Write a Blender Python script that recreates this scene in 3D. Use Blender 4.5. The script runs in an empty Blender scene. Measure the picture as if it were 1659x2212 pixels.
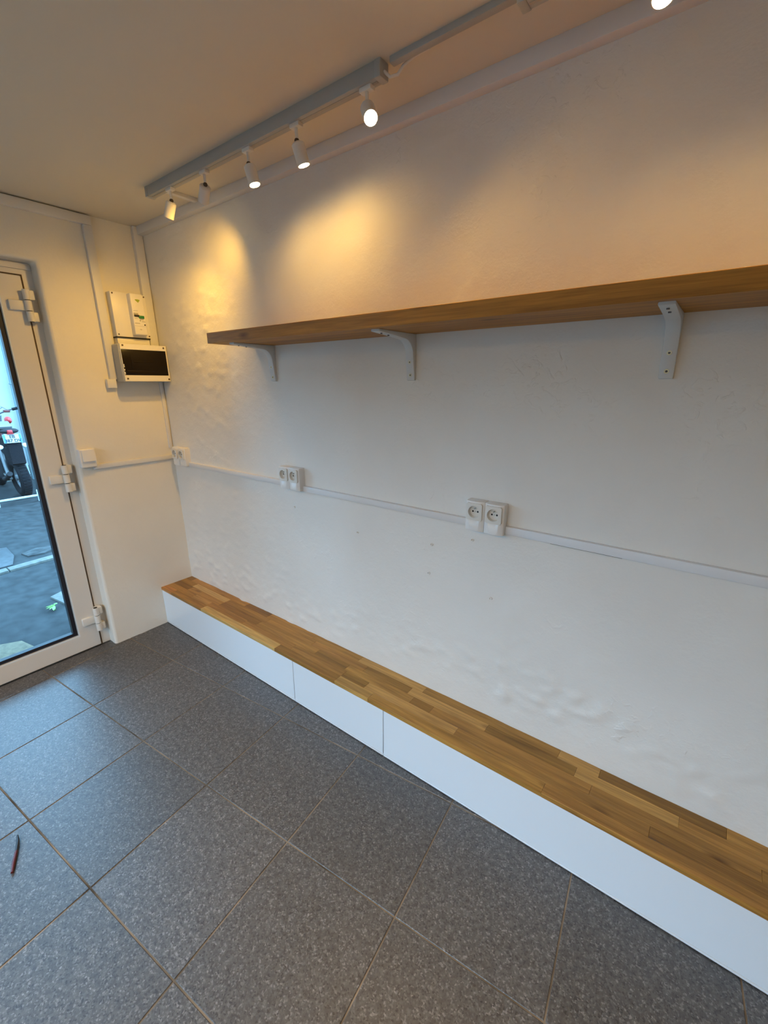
import bpy, bmesh, math, random
from mathutils import Vector, Matrix, noise
random.seed(7)
scene = bpy.context.scene
COL = scene.collection

# ------------------------------------------------------------------ camera
cam_d = bpy.data.cameras.new('camera')
cam = bpy.data.objects.new('camera', cam_d); COL.objects.link(cam)
cam_d.sensor_fit = 'HORIZONTAL'; cam_d.sensor_width = 36.0
cam_d.lens = 944.03 / 1659 * 36.0
cam_d.clip_start = 0.02
Rv = Vector((0.7955187, 0.60592261, -0.00278966))
Uv = Vector((-0.16955344, 0.22702281, 0.95901631))
Fv = Vector((-0.58172298, 0.76244241, -0.28333716))
CAM = Vector((2.8961, -1.4578, 1.5972))
cam.matrix_world = Matrix(((Rv.x, Uv.x, -Fv.x, CAM.x), (Rv.y, Uv.y, -Fv.y, CAM.y),
                           (Rv.z, Uv.z, -Fv.z, CAM.z), (0, 0, 0, 1)))
scene.camera = cam

# ------------------------------------------------------------------ world and exposure
world = bpy.data.worlds.new('overcast_sky'); scene.world = world
world.use_nodes = True
bg = world.node_tree.nodes['Background']
bg.inputs['Color'].default_value = (0.335, 0.675, 1.05, 1)
bg.inputs['Strength'].default_value = 10.0
LAMP_COLOUR = (1.0, 0.545, 0.085)
LAMP_WATT = 9.0
vs = scene.view_settings
vs.view_transform = 'Standard'; vs.look = 'None'; vs.gamma = 1.0; vs.exposure = 0.25
vs.use_curve_mapping = False
scene.cycles.max_bounces = 7; scene.cycles.diffuse_bounces = 4; scene.cycles.glossy_bounces = 2
def portal(loc, sx, sz, into):
    d = bpy.data.lights.new('daylight_portal', 'AREA'); d.shape = 'RECTANGLE'; d.size = sx; d.size_y = sz
    d.cycles.is_portal = True
    o = bpy.data.objects.new('daylight_portal', d); COL.objects.link(o)
    o.matrix_world = Matrix.Translation(loc) @ Vector(into).to_track_quat('-Z', 'Z').to_matrix().to_4x4()
portal((-0.26, -1.06, 1.08), 1.0, 2.2, (1, 0, 0))
portal((-0.26, -2.42, 1.10), 1.6, 2.2, (1, 0, 0))
portal((1.55, -3.54, 1.15), 2.8, 2.1, (0, 1, 0))

# ------------------------------------------------------------------ materials
def new_mat(name):
    m = bpy.data.materials.new(name); m.use_nodes = True
    return m, m.node_tree, m.node_tree.nodes['Principled BSDF']
def plain(name, col, rough=0.5, metal=0.0, spec=0.5, nscale=0, bump=0.0, var=0.0):
    m, nt, b = new_mat(name)
    b.inputs['Base Color'].default_value = (*col, 1); b.inputs['Roughness'].default_value = rough
    b.inputs['Metallic'].default_value = metal; b.inputs['Specular IOR Level'].default_value = spec
    if nscale:
        tc = nt.nodes.new('ShaderNodeTexCoord'); n = nt.nodes.new('ShaderNodeTexNoise')
        n.inputs['Scale'].default_value = nscale; n.inputs['Detail'].default_value = 6
        nt.links.new(tc.outputs['Object'], n.inputs['Vector'])
        if bump:
            bp = nt.nodes.new('ShaderNodeBump'); bp.inputs['Strength'].default_value = bump; bp.inputs['Distance'].default_value = 0.004
            nt.links.new(n.outputs['Fac'], bp.inputs['Height']); nt.links.new(bp.outputs['Normal'], b.inputs['Normal'])
        if var:
            r = nt.nodes.new('ShaderNodeValToRGB')
            r.color_ramp.elements[0].position = 0.3; r.color_ramp.elements[1].position = 0.7
            r.color_ramp.elements[0].color = (*[c * (1 - var) for c in col], 1)
            r.color_ramp.elements[1].color = (*[min(1, c * (1 + var)) for c in col], 1)
            nt.links.new(n.outputs['Fac'], r.inputs['Fac']); nt.links.new(r.outputs['Color'], b.inputs['Base Color'])
    return m
def plaster(name, col, bump=0.5, patches=True):
    m, nt, b = new_mat(name)
    L = nt.links.new; N = nt.nodes.new
    geo = N('ShaderNodeNewGeometry')
    n1 = N('ShaderNodeTexNoise'); n1.inputs['Scale'].default_value = 9; n1.inputs['Detail'].default_value = 5; n1.inputs['Roughness'].default_value = 0.62
    n2 = N('ShaderNodeTexNoise'); n2.inputs['Scale'].default_value = 130; n2.inputs['Detail'].default_value = 4
    n3 = N('ShaderNodeTexNoise'); n3.inputs['Scale'].default_value = 2.3; n3.inputs['Detail'].default_value = 3
    n4 = N('ShaderNodeTexNoise'); n4.inputs['Scale'].default_value = 26; n4.inputs['Detail'].default_value = 5; n4.inputs['Distortion'].default_value = 1.3
    for n in (n1, n2, n3, n4): L(geo.outputs['Position'], n.inputs['Vector'])
    # trowel ridges only where n3 is high
    rp = N('ShaderNodeValToRGB'); rp.color_ramp.elements[0].position = 0.52; rp.color_ramp.elements[1].position = 0.66
    L(n3.outputs['Fac'], rp.inputs['Fac'])
    r4 = N('ShaderNodeValToRGB'); r4.color_ramp.elements[0].position = 0.55; r4.color_ramp.elements[1].position = 0.75
    L(n4.outputs['Fac'], r4.inputs['Fac'])
    mu = N('ShaderNodeMath'); mu.operation = 'MULTIPLY'; L(rp.outputs['Color'], mu.inputs[0]); L(r4.outputs['Color'], mu.inputs[1])
    a1 = N('ShaderNodeMath'); a1.operation = 'MULTIPLY_ADD'; a1.inputs[1].default_value = 0.07; L(n2.outputs['Fac'], a1.inputs[0]); L(n1.outputs['Fac'], a1.inputs[2])
    a2 = N('ShaderNodeMath'); a2.operation = 'MULTIPLY_ADD'; a2.inputs[1].default_value = 0.35; L(mu.outputs[0], a2.inputs[0]); L(a1.outputs[0], a2.inputs[2])
    bp = N('ShaderNodeBump'); bp.inputs['Strength'].default_value = bump; bp.inputs['Distance'].default_value = 0.006
    L(a2.outputs[0], bp.inputs['Height']); L(bp.outputs['Normal'], b.inputs['Normal'])
    cr = N('ShaderNodeValToRGB'); cr.color_ramp.elements[0].position = 0.35; cr.color_ramp.elements[1].position = 0.65
    cr.color_ramp.elements[0].color = (*[c * 0.955 for c in col], 1); cr.color_ramp.elements[1].color = (*col, 1)
    L(n3.outputs['Fac'], cr.inputs['Fac']); L(cr.outputs['Color'], b.inputs['Base Color'])
    b.inputs['Roughness'].default_value = 0.55; b.inputs['Specular IOR Level'].default_value = 0.3
    return m
def tile_mat():
    m, nt, b = new_mat('speckled_stone_tile'); L = nt.links.new; N = nt.nodes.new
    geo = N('ShaderNodeNewGeometry'); oi = N('ShaderNodeObjectInfo')
    v1 = N('ShaderNodeTexNoise'); v1.inputs['Scale'].default_value = 330; v1.inputs['Detail'].default_value = 3
    v2 = N('ShaderNodeTexNoise'); v2.inputs['Scale'].default_value = 60; v2.inputs['Detail'].default_value = 4
    v3 = N('ShaderNodeTexVoronoi'); v3.inputs['Scale'].default_value = 85
    vf = N('ShaderNodeTexVoronoi'); vf.inputs['Scale'].default_value = 240; vf.inputs['Randomness'].default_value = 1.0
    for v in (v1, v2, v3): L(geo.outputs['Position'], v.inputs['Vector'])
    # warp the grains so that they are flecks, not cells
    wn = N('ShaderNodeTexNoise'); wn.inputs['Scale'].default_value = 120; L(geo.outputs['Position'], wn.inputs['Vector'])
    ws = N('ShaderNodeVectorMath'); ws.operation = 'SCALE'; ws.inputs['Scale'].default_value = 0.006; L(wn.outputs['Color'], ws.inputs[0])
    wa = N('ShaderNodeVectorMath'); wa.operation = 'ADD'; L(geo.outputs['Position'], wa.inputs[0]); L(ws.outputs[0], wa.inputs[1])
    L(wa.outputs[0], vf.inputs['Vector'])
    sp = N('ShaderNodeSeparateColor'); L(vf.outputs['Color'], sp.inputs['Color'])
    r1 = N('ShaderNodeValToRGB'); e = r1.color_ramp.elements
    e[0].position = 0.05; e[0].color = (0.035, 0.035, 0.037, 1); e[1].position = 1.0; e[1].color = (0.205, 0.20, 0.20, 1)
    for p_, c_ in ((0.16, 0.070), (0.70, 0.090), (0.86, 0.118)):
        x = r1.color_ramp.elements.new(p_); x.color = (c_, c_ * 0.98, c_ * 0.98, 1)
    L(sp.outputs[0], r1.inputs['Fac'])
    r2 = N('ShaderNodeValToRGB'); e = r2.color_ramp.elements
    e[0].position = 0.38; e[0].color = (0.72, 0.72, 0.74, 1); e[1].position = 0.66; e[1].color = (1.25, 1.25, 1.22, 1)
    L(v2.outputs['Fac'], r2.inputs['Fac'])
    mx = N('ShaderNodeMix'); mx.data_type = 'RGBA'; mx.blend_type = 'MULTIPLY'; mx.inputs[0].default_value = 1
    L(r1.outputs['Color'], mx.inputs[6]); L(r2.outputs['Color'], mx.inputs[7])
    # dark grains
    r3 = N('ShaderNodeValToRGB'); e = r3.color_ramp.elements
    e[0].position = 0.10; e[0].color = (0.35, 0.35, 0.36, 1); e[1].position = 0.22; e[1].color = (1, 1, 1, 1)
    L(v3.outputs['Distance'], r3.inputs['Fac'])
    mx2 = N('ShaderNodeMix'); mx2.data_type = 'RGBA'; mx2.blend_type = 'MULTIPLY'; mx2.inputs[0].default_value = 0.6
    L(mx.outputs[2], mx2.inputs[6]); L(r3.outputs['Color'], mx2.inputs[7])
    # each tile a touch different
    mr = N('ShaderNodeMapRange'); mr.inputs['To Min'].default_value = 0.86; mr.inputs['To Max'].default_value = 1.12
    L(oi.outputs['Random'], mr.inputs['Value'])
    mx3 = N('ShaderNodeMix'); mx3.data_type = 'RGBA'; mx3.blend_type = 'MULTIPLY'; mx3.inputs[0].default_value = 1
    L(mx2.outputs[2], mx3.inputs[6]); L(mr.outputs['Result'], mx3.inputs[7])
    L(mx3.outputs[2], b.inputs['Base Color'])
    b.inputs['Roughness'].default_value = 0.43; b.inputs['Specular IOR Level'].default_value = 0.9
    bp = N('ShaderNodeBump'); bp.inputs['Strength'].default_value = 0.18; bp.inputs['Distance'].default_value = 0.0015
    L(v1.outputs['Fac'], bp.inputs['Height']); L(bp.outputs['Normal'], b.inputs['Normal'])
    return m
def wood_mat(name, use_colour=True, col=(0.3, 0.16, 0.045), gs=1.0, rough=0.42):
    m, nt, b = new_mat(name); L = nt.links.new; N = nt.nodes.new
    geo = N('ShaderNodeNewGeometry'); oi = N('ShaderNodeObjectInfo')
    off = N('ShaderNodeMath'); off.operation = 'MULTIPLY'; off.inputs[1].default_value = 37.0
    L(oi.outputs['Random'], off.inputs[0])
    ad = N('ShaderNodeVectorMath'); ad.operation = 'ADD'
    L(geo.outputs['Position'], ad.inputs[0]); L(off.outputs[0], ad.inputs[1])
    mp = N('ShaderNodeMapping'); mp.inputs['Scale'].default_value = (1.6 * gs, 26 * gs, 26 * gs)
    L(ad.outputs[0], mp.inputs['Vector'])
    n1 = N('ShaderNodeTexNoise'); n1.inputs['Scale'].default_value = 1.6; n1.inputs['Detail'].default_value = 5; n1.inputs['Distortion'].default_value = 0.8
    L(mp.outputs[0], n1.inputs['Vector'])
    mp2 = N('ShaderNodeMapping'); mp2.inputs['Scale'].default_value = (9, 260, 260); L(ad.outputs[0], mp2.inputs['Vector'])
    n2 = N('ShaderNodeTexNoise'); n2.inputs['Scale'].default_value = 1.0; n2.inputs['Detail'].default_value = 3
    L(mp2.outputs[0], n2.inputs['Vector'])
    r = N('ShaderNodeValToRGB'); e = r.color_ramp.elements
    e[0].position = 0.28; e[0].color = (0.62, 0.58, 0.52, 1); e[1].position = 0.74; e[1].color = (1.22, 1.22, 1.2, 1)
    L(n1.outputs['Fac'], r.inputs['Fac'])
    r2 = N('ShaderNodeValToRGB'); e = r2.color_ramp.elements
    e[0].position = 0.30; e[0].color = (0.80, 0.78, 0.74, 1); e[1].position = 0.6; e[1].color = (1.04, 1.04, 1.04, 1)
    L(n2.outputs['Fac'], r2.inputs['Fac'])
    # knots
    mk = N('ShaderNodeMapping'); mk.inputs['Scale'].default_value = (3.2, 9, 9); L(ad.outputs[0], mk.inputs['Vector'])
    vk = N('ShaderNodeTexVoronoi'); vk.inputs['Scale'].default_value = 1.0; L(mk.outputs[0], vk.inputs['Vector'])
    rk = N('ShaderNodeValToRGB'); e = rk.color_ramp.elements
    e[0].position = 0.02; e[0].color = (0.35, 0.3, 0.26, 1); e[1].position = 0.15; e[1].color = (1, 1, 1, 1)
    L(vk.outputs['Distance'], rk.inputs['Fac'])
    def mul(a, c):
        q = N('ShaderNodeMix'); q.data_type = 'RGBA'; q.blend_type = 'MULTIPLY'; q.inputs[0].default_value = 1
        L(a, q.inputs[6]); L(c, q.inputs[7]); return q.outputs[2]
    g = mul(mul(r.outputs['Color'], r2.outputs['Color']), rk.outputs['Color'])
    if use_colour: g = mul(g, oi.outputs['Color'])
    else:
        rgb = N('ShaderNodeRGB'); rgb.outputs[0].default_value = (*col, 1); g = mul(g, rgb.outputs[0])
    L(g, b.inputs['Base Color'])
    b.inputs['Roughness'].default_value = rough; b.inputs['Specular IOR Level'].default_value = 0.4
    bp = N('ShaderNodeBump'); bp.inputs['Strength'].default_value = 0.12; bp.inputs['Distance'].default_value = 0.001
    L(n2.outputs['Fac'], bp.inputs['Height']); L(bp.outputs['Normal'], b.inputs['Normal'])
    return m
def glass_mat(name, tint=(1, 1, 1)):
    m, nt, b = new_mat(name); nt.nodes.remove(b); L = nt.links.new; N = nt.nodes.new
    out = nt.nodes['Material Output']
    t = N('ShaderNodeBsdfTransparent'); t.inputs['Color'].default_value = (*tint, 1)
    g = N('ShaderNodeBsdfGlossy'); g.inputs['Roughness'].default_value = 0.02
    f = N('ShaderNodeFresnel'); f.inputs['IOR'].default_value = 1.35
    mx = N('ShaderNodeMixShader'); L(f.outputs[0], mx.inputs[0]); L(t.outputs[0], mx.inputs[1]); L(g.outputs[0], mx.inputs[2])
    L(mx.outputs[0], out.inputs['Surface'])
    return m
def emit_mat(name, col, s):
    m, nt, b = new_mat(name)
    b.inputs['Base Color'].default_value = (0.9, 0.85, 0.75, 1)
    b.inputs['Emission Color'].default_value = (*col, 1); b.inputs['Emission Strength'].default_value = s
    m.cycles.emission_sampling = 'NONE'   # the beam lamp in each head does the lighting
    return m

M = {
    'wall': plaster('white_painted_plaster', (0.81, 0.79, 0.745), 0.85),
    'wall2': plaster('cream_white_plaster', (0.82, 0.79, 0.715), 0.5),
    'ceil': plain('ceiling_paint', (0.72, 0.675, 0.57), 0.7, nscale=60, bump=0.08),
    'tile': tile_mat(),
    'grout': plain('sandy_grout', (0.20, 0.165, 0.125), 0.95, nscale=5, var=0.65, spec=0.1),
    'pvc': plain('white_pvc', (0.74, 0.72, 0.68), 0.35),
    'trunk': plain('painted_trunking', (0.74, 0.74, 0.74), 0.45, nscale=40, bump=0.05),
    'socket': plain('socket_plastic', (0.80, 0.79, 0.77), 0.28),
    'beige': plain('socket_well', (0.74, 0.72, 0.67), 0.35),
    'hole': plain('black_hole', (0.01, 0.01, 0.01), 0.6),
    'steel': plain('steel', (0.55, 0.55, 0.53), 0.3, 1.0),
    'screw': plain('brass_screw', (0.90, 0.86, 0.60), 0.3, 0.0),
    'bracket': plain('painted_bracket', (0.66, 0.68, 0.68), 0.4),
    'cab': plain('white_laminate', (0.80, 0.86, 0.91), 0.16, spec=0.8),
    'plinth': plain('grey_plinth', (0.10, 0.10, 0.11), 0.6),
    'stave': wood_mat('oak_stave', True, gs=1.0, rough=0.38),
    'shelfwood': wood_mat('oak_shelf_board', False, (0.50, 0.225, 0.032), gs=0.9, rough=0.5),
    'gasket': plain('black_gasket', (0.012, 0.012, 0.02), 0.4),
    'seal': plain('brown_seal', (0.10, 0.07, 0.05), 0.7),
    'hinge': plain('hinge_paint', (0.76, 0.745, 0.70), 0.4),
    'glass': glass_mat('door_glass', (0.93, 0.98, 0.99)),
    'boxgrey': plain('grey_white_plastic', (0.44, 0.44, 0.41), 0.4),
    'boxwhite': plain('white_plastic', (0.82, 0.80, 0.75), 0.38),
    'smoke': plain('smoked_window', (0.012, 0.008, 0.005), 0.25, spec=0.2),
    'green': plain('green_button', (0.01, 0.20, 0.05), 0.4),
    'lime': plain('lime_mark', (0.30, 0.38, 0.03), 0.5),
    'black': plain('black_plastic', (0.018, 0.018, 0.02), 0.4),
    'ink': plain('dark_print', (0.03, 0.03, 0.04), 0.7, spec=0.1),
    'greytext': plain('grey_print', (0.42, 0.40, 0.36), 0.6),
    'bulb': emit_mat('lit_bulb', (1.0, 0.78, 0.42), 60.0),
    'bulb_dim': emit_mat('lit_bulb_narrow', (1.0, 0.78, 0.42), 25.0),
    'track': plain('track_shade_grey', (0.42, 0.43, 0.42), 0.5),  # white plastic tracks and thin trunking: their shade is put into this grey
    'lampwhite': plain('lamp_white', (0.78, 0.76, 0.72), 0.45),
    'asphalt': plain('wet_asphalt', (0.028, 0.031, 0.032), 0.7, spec=0.12, nscale=9, bump=0.5, var=0.35),
    'asphalt2': plain('dark_asphalt', (0.03, 0.034, 0.037), 0.5, nscale=20, bump=0.5, var=0.3),
    'blockstone': plain('light_block_stone', (0.10, 0.09, 0.08), 0.9, nscale=4, var=0.3),
    'wornstone': plain('worn_stone', (0.05, 0.052, 0.052), 0.9, spec=0.1, nscale=14, bump=0.5, var=0.4),
    'stone': plain('pale_stone', (0.10, 0.098, 0.085), 0.8, nscale=25, bump=0.5, var=0.25),
    'sandstone': plain('sandy_stone', (0.10, 0.078, 0.045), 0.85, nscale=30, bump=0.6, var=0.3),
    'facade': plain('pale_facade', (0.35, 0.36, 0.36), 0.8, nscale=3, var=0.05),
    'pipe': plain('teal_grey_pipe', (0.14, 0.19, 0.20), 0.5),
    'leaf': plain('weed_leaf', (0.14, 0.30, 0.06), 0.5),
    'rubber': plain('tyre_rubber', (0.010, 0.011, 0.013), 0.85, spec=0.1),
    'silver': plain('silver_paint', (0.17, 0.18, 0.185), 0.4, 0.2),
    'red': plain('red_lens', (0.42, 0.02, 0.02), 0.3),
    'darkred': plain('dark_red_plastic', (0.10, 0.008, 0.007), 0.35),
    'plate': plain('plate_white', (0.42, 0.43, 0.44), 0.6, spec=0.1),
    'blue': plain('plate_blue', (0.03, 0.16, 0.55), 0.4),
    'bikeblack': plain('bike_black', (0.010, 0.010, 0.012), 0.8, spec=0.1),
    'lens': plain('clear_lens', (0.9, 0.9, 0.88), 0.1),
    'railwhite': plain('rail_white', (0.45, 0.47, 0.47), 0.5),
    'engine': plain('engine_metal', (0.018, 0.018, 0.02), 0.7, 0.0, 0.2),
}

# ------------------------------------------------------------------ geometry helpers
class G:
    def __init__(s): s.bm = bmesh.new()
    def box(s, x0, x1, y0, y1, z0, z1, bev=0.0, seg=2):
        v = [s.bm.verts.new(p) for p in ((x0,y0,z0),(x1,y0,z0),(x1,y1,z0),(x0,y1,z0),(x0,y0,z1),(x1,y0,z1),(x1,y1,z1),(x0,y1,z1))]
        f = [s.bm.faces.new([v[i] for i in q]) for q in ((3,2,1,0),(4,5,6,7),(0,1,5,4),(1,2,6,5),(2,3,7,6),(3,0,4,7))]
        if bev:
            es = list({e for q in f for e in q.edges})
            bmesh.ops.bevel(s.bm, geom=es, offset=bev, segments=seg, profile=0.5, affect='EDGES', clamp_overlap=True)
        return s
    def prism(s, pts, vec, bev=0.0, seg=2):
        vec = Vector(vec)
        a = [s.bm.verts.new(p) for p in pts]; c = [s.bm.verts.new(Vector(p) + vec) for p in pts]
        n = len(a); f = [s.bm.faces.new(a[::-1]), s.bm.faces.new(c)]
        for i in range(n): f.append(s.bm.faces.new((a[i], a[(i+1) % n], c[(i+1) % n], c[i])))
        bmesh.ops.recalc_face_normals(s.bm, faces=f)
        if bev:
            es = list(set(f[0].edges) | set(f[1].edges))
            bmesh.ops.bevel(s.bm, geom=es, offset=bev, segments=seg, profile=0.5, affect='EDGES', clamp_overlap=True)
        return s
    def cyl(s, p0, p1, r0, r1=None, n=20, caps=True):
        p0, p1 = Vector(p0), Vector(p1); r1 = r0 if r1 is None else r1
        d = (p1 - p0).normalized(); u = d.orthogonal().normalized(); w = d.cross(u)
        A, B = [], []
        for i in range(n):
            a = 2 * math.pi * i / n; o = u * math.cos(a) + w * math.sin(a)
            A.append(s.bm.verts.new(p0 + o * r0)); B.append(s.bm.verts.new(p1 + o * r1))
        for i in range(n): s.bm.faces.new((A[i], A[(i+1) % n], B[(i+1) % n], B[i]))
        if caps: s.bm.faces.new(A[::-1]); s.bm.faces.new(B)
        return s
    def lathe(s, p0, axis, prof, n=24):
        """prof: list of (radius, distance along axis)"""
        p0 = Vector(p0); d = Vector(axis).normalized(); u = d.orthogonal().normalized(); w = d.cross(u)
        rings = []
        for r, t in prof:
            if r < 1e-6: rings.append([s.bm.verts.new(p0 + d * t)]); continue
            rings.append([s.bm.verts.new(p0 + d * t + (u * math.cos(2*math.pi*i/n) + w * math.sin(2*math.pi*i/n)) * r) for i in range(n)])
        for a, b in zip(rings, rings[1:]):
            for i in range(n):
                j = (i + 1) % n
                if len(a) == 1 and len(b) == 1: continue
                if len(a) == 1: s.bm.faces.new((a[0], b[j], b[i]))
                elif len(b) == 1: s.bm.faces.new((a[i], a[j], b[0]))
                else: s.bm.faces.new((a[i], a[j], b[j], b[i]))
        return s
    def tube(s, path, r, n=10, caps=True):
        P = [Vector(p) for p in path]; rings = []; rr = r if isinstance(r, (list, tuple)) else [r] * len(P)
        up = None
        for i, p in enumerate(P):
            t = (P[min(i+1, len(P)-1)] - P[max(i-1, 0)]).normalized()
            if up is None: up = t.orthogonal().normalized()
            up = (up - t * up.dot(t)).normalized(); w = t.cross(up)
            rings.append([s.bm.verts.new(p + (up*math.cos(2*math.pi*k/n) + w*math.sin(2*math.pi*k/n)) * rr[i]) for k in range(n)])
        for a, b in zip(rings, rings[1:]):
            for k in range(n): s.bm.faces.new((a[k], a[(k+1) % n], b[(k+1) % n], b[k]))
        if caps: s.bm.faces.new(rings[0][::-1]); s.bm.faces.new(rings[-1])
        return s
    def ball(s, c, r, u=16, v=10, rot=None):
        r = (r, r, r) if not isinstance(r, (list, tuple)) else r
        m = Matrix.Translation(c) @ (rot.to_4x4() if rot else Matrix()) @ Matrix.Diagonal((*r, 1))
        bmesh.ops.create_uvsphere(s.bm, u_segments=u, v_segments=v, radius=1, matrix=m)
        return s
    def torus(s, c, axis, R, r, n=32, k=12, squash=1.0):
        c = Vector(c); d = Vector(axis).normalized(); u = d.orthogonal().normalized(); w = d.cross(u)
        rings = []
        for i in range(n):
            a = 2*math.pi*i/n; o = u*math.cos(a) + w*math.sin(a)
            rings.append([s.bm.verts.new(c + o*(R + r*math.cos(2*math.pi*j/k)) + d*(r*squash*math.sin(2*math.pi*j/k))) for j in range(k)])
        for i in range(n):
            a, b = rings[i], rings[(i+1) % n]
            for j in range(k): s.bm.faces.new((a[j], a[(j+1) % k], b[(j+1) % k], b[j]))
        return s
    def plate(s, x0, x1, ys, zs, holes):
        """slab between x0 and x1, cut in cells at ys and zs, with some (i, j) cells left open"""
        V = {}
        def v(k, i, j):
            if (k, i, j) not in V: V[(k, i, j)] = s.bm.verts.new(((x0, x1)[k], ys[i], zs[j]))
            return V[(k, i, j)]
        ni, nj = len(ys) - 1, len(zs) - 1
        solid = lambda i, j: 0 <= i < ni and 0 <= j < nj and (i, j) not in holes
        fs = []
        for i in range(ni):
            for j in range(nj):
                if not solid(i, j): continue
                for k in (0, 1): fs.append(s.bm.faces.new((v(k,i,j), v(k,i+1,j), v(k,i+1,j+1), v(k,i,j+1))))
                for di, dj, a, b in ((-1,0,(i,j),(i,j+1)), (1,0,(i+1,j),(i+1,j+1)), (0,-1,(i,j),(i+1,j)), (0,1,(i,j+1),(i+1,j+1))):
                    if not solid(i+di, j+dj): fs.append(s.bm.faces.new((v(0,*a), v(0,*b), v(1,*b), v(1,*a))))
        bmesh.ops.recalc_face_normals(s.bm, faces=fs)
        return s
    def build(s, name, mat, parent=None, base=(0, 0, 0), smooth=True, angle=38, recalc=True):
        if recalc: bmesh.ops.recalc_face_normals(s.bm, faces=s.bm.faces[:])
        if base != (0, 0, 0): bmesh.ops.translate(s.bm, verts=s.bm.verts[:], vec=-Vector(base))
        me = bpy.data.meshes.new(name); s.bm.to_mesh(me); s.bm.free()
        if smooth:
            for p in me.polygons: p.use_smooth = True
            me.set_sharp_from_angle(angle=math.radians(angle))
        me.materials.append(M[mat])
        o = bpy.data.objects.new(name, me); COL.objects.link(o)
        if parent: o.parent = parent
        return o
def tag(o, label=None, cat=None, group=None, kind=None):
    if label: o['label'] = label
    if cat: o['category'] = cat
    if group: o['group'] = group
    if kind: o['kind'] = kind
    return o
LEAN = 0.05 / 2.2
M_BACK = Matrix(((1, 0, -LEAN, LEAN * 2.2), (0, 1, 0, 0), (LEAN, 0, 1, 0), (0, 0, 0, 1)))   # the door wall leans back very slightly
_r = Matrix.Rotation(-LEAN, 4, 'Y')
M_BACK = Matrix.Translation((0, 0, 2.2)) @ _r @ Matrix.Translation((0, 0, -2.2))
def thing(name, base=(0, 0, 0), label=None, cat=None, group=None, kind=None, mw=None):
    o = bpy.data.objects.new(name, None); COL.objects.link(o); o.empty_display_size = 0.1
    o.matrix_world = (mw @ Matrix.Translation(base)) if mw else Matrix.Translation(base)
    return tag(o, label, cat, group, kind)

# ------------------------------------------------------------------ the room shell
CEIL = 2.465; XF = 4.9; YL = -3.3
# long wall: a finely divided face with the hand-plastered unevenness of an old wall
def wall_relief(x, z):
    d = 0.0022 * noise.noise((x * 3.1, z * 3.1, 0.3)) + 0.0012 * noise.noise((x * 11, z * 11, 4.2))
    k = max(0.0, min(1.0, noise.noise((x * 1.4, z * 1.4, 9.0)) * 2.2))
    low = math.exp(-((z - 0.40 + 0.06 * math.sin(x * 2.1)) / 0.10) ** 2)
    far = math.exp(-((x - 0.45) / 0.45) ** 2)
    d += (0.0022 * k + 0.0075 * low + 0.0042 * far) * 1.5 * max(0, noise.noise((x * 17, z * 24, 1.7)) - 0.10)
    return d
g = G(); x0, x1, z0, z1 = -0.3, 5.1, -0.1, 2.6; nx, nz = 430, 220
grid = [[g.bm.verts.new((x0 + (x1-x0)*i/nx, -wall_relief(x0 + (x1-x0)*i/nx, z0 + (z1-z0)*j/nz), z0 + (z1-z0)*j/nz)) for j in range(nz+1)] for i in range(nx+1)]
for i in range(nx):
    for j in range(nz): g.bm.faces.new((grid[i][j], grid[i+1][j], grid[i+1][j+1], grid[i][j+1]))
bk = [g.bm.verts.new(p) for p in ((x0, 0.2, z0), (x1, 0.2, z0), (x1, 0.2, z1), (x0, 0.2, z1))]
g.bm.faces.new(bk)
g.bm.faces.new([grid[i][0] for i in range(nx+1)] + [bk[1], bk[0]])
g.bm.faces.new([grid[i][nz] for i in range(nx+1)] + [bk[2], bk[3]])
g.bm.faces.new([grid[0][j] for j in range(nz+1)] + [bk[3], bk[0]])
g.bm.faces.new([grid[nx][j] for j in range(nz+1)] + [bk[2], bk[1]])
wall_right = tag(g.build('wall_right', 'wall', angle=60), 'long white hand-plastered wall behind the shelf and bench', 'wall', kind='structure')
for x, z in ((2.03, 0.96), (2.21, 1.02), (2.02, 0.83), (1.63, 0.93), (2.30, 0.80), (1.20, 0.98)):
    G().torus((x, -0.002, z), (0, 1, 0), 0.005, 0.0016, 14, 6).build('wall_plug', 'wall', wall_right)

g = G().plate(-0.22, 0.0, [YL - 0.2, -3.2, -1.64, -1.56, -0.557, 0.1], [-0.3, -0.05, 0.08, 2.15, 2.192, 2.7], {(1, 2), (3, 1), (3, 2), (3, 3)})
wb = g.build('wall_back', 'wall2')
bv = wb.modifiers.new('soft_plaster_edge', 'BEVEL'); bv.width = 0.016; bv.segments = 4; bv.limit_method = 'ANGLE'
wb.matrix_world = M_BACK
tag(wb, 'cream white end wall around the glass door', 'wall', kind='structure')
g = G().plate(YL - 0.2, YL, [-0.3, 0.15, 2.95, 5.1], [-0.1, 0.10, 2.2, 2.6], {(1, 1)})
for v in g.bm.verts: v.co = (v.co.y, v.co.x, v.co.z)
tag(g.build('wall_left', 'wall2'), 'plain white side wall opposite the bench', 'wall', kind='structure')
tag(G().box(XF, XF + 0.2, YL - 0.1, 0.1, -0.1, 2.6).build('wall_front', 'wall2'), 'plain white end wall facing the door', 'wall', kind='structure')
tag(G().box(-0.15, 5.1, YL - 0.1, 0.1, CEIL, CEIL + 0.2).build('ceiling', 'ceil'), 'dull white painted ceiling', 'ceiling', kind='structure')

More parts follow.
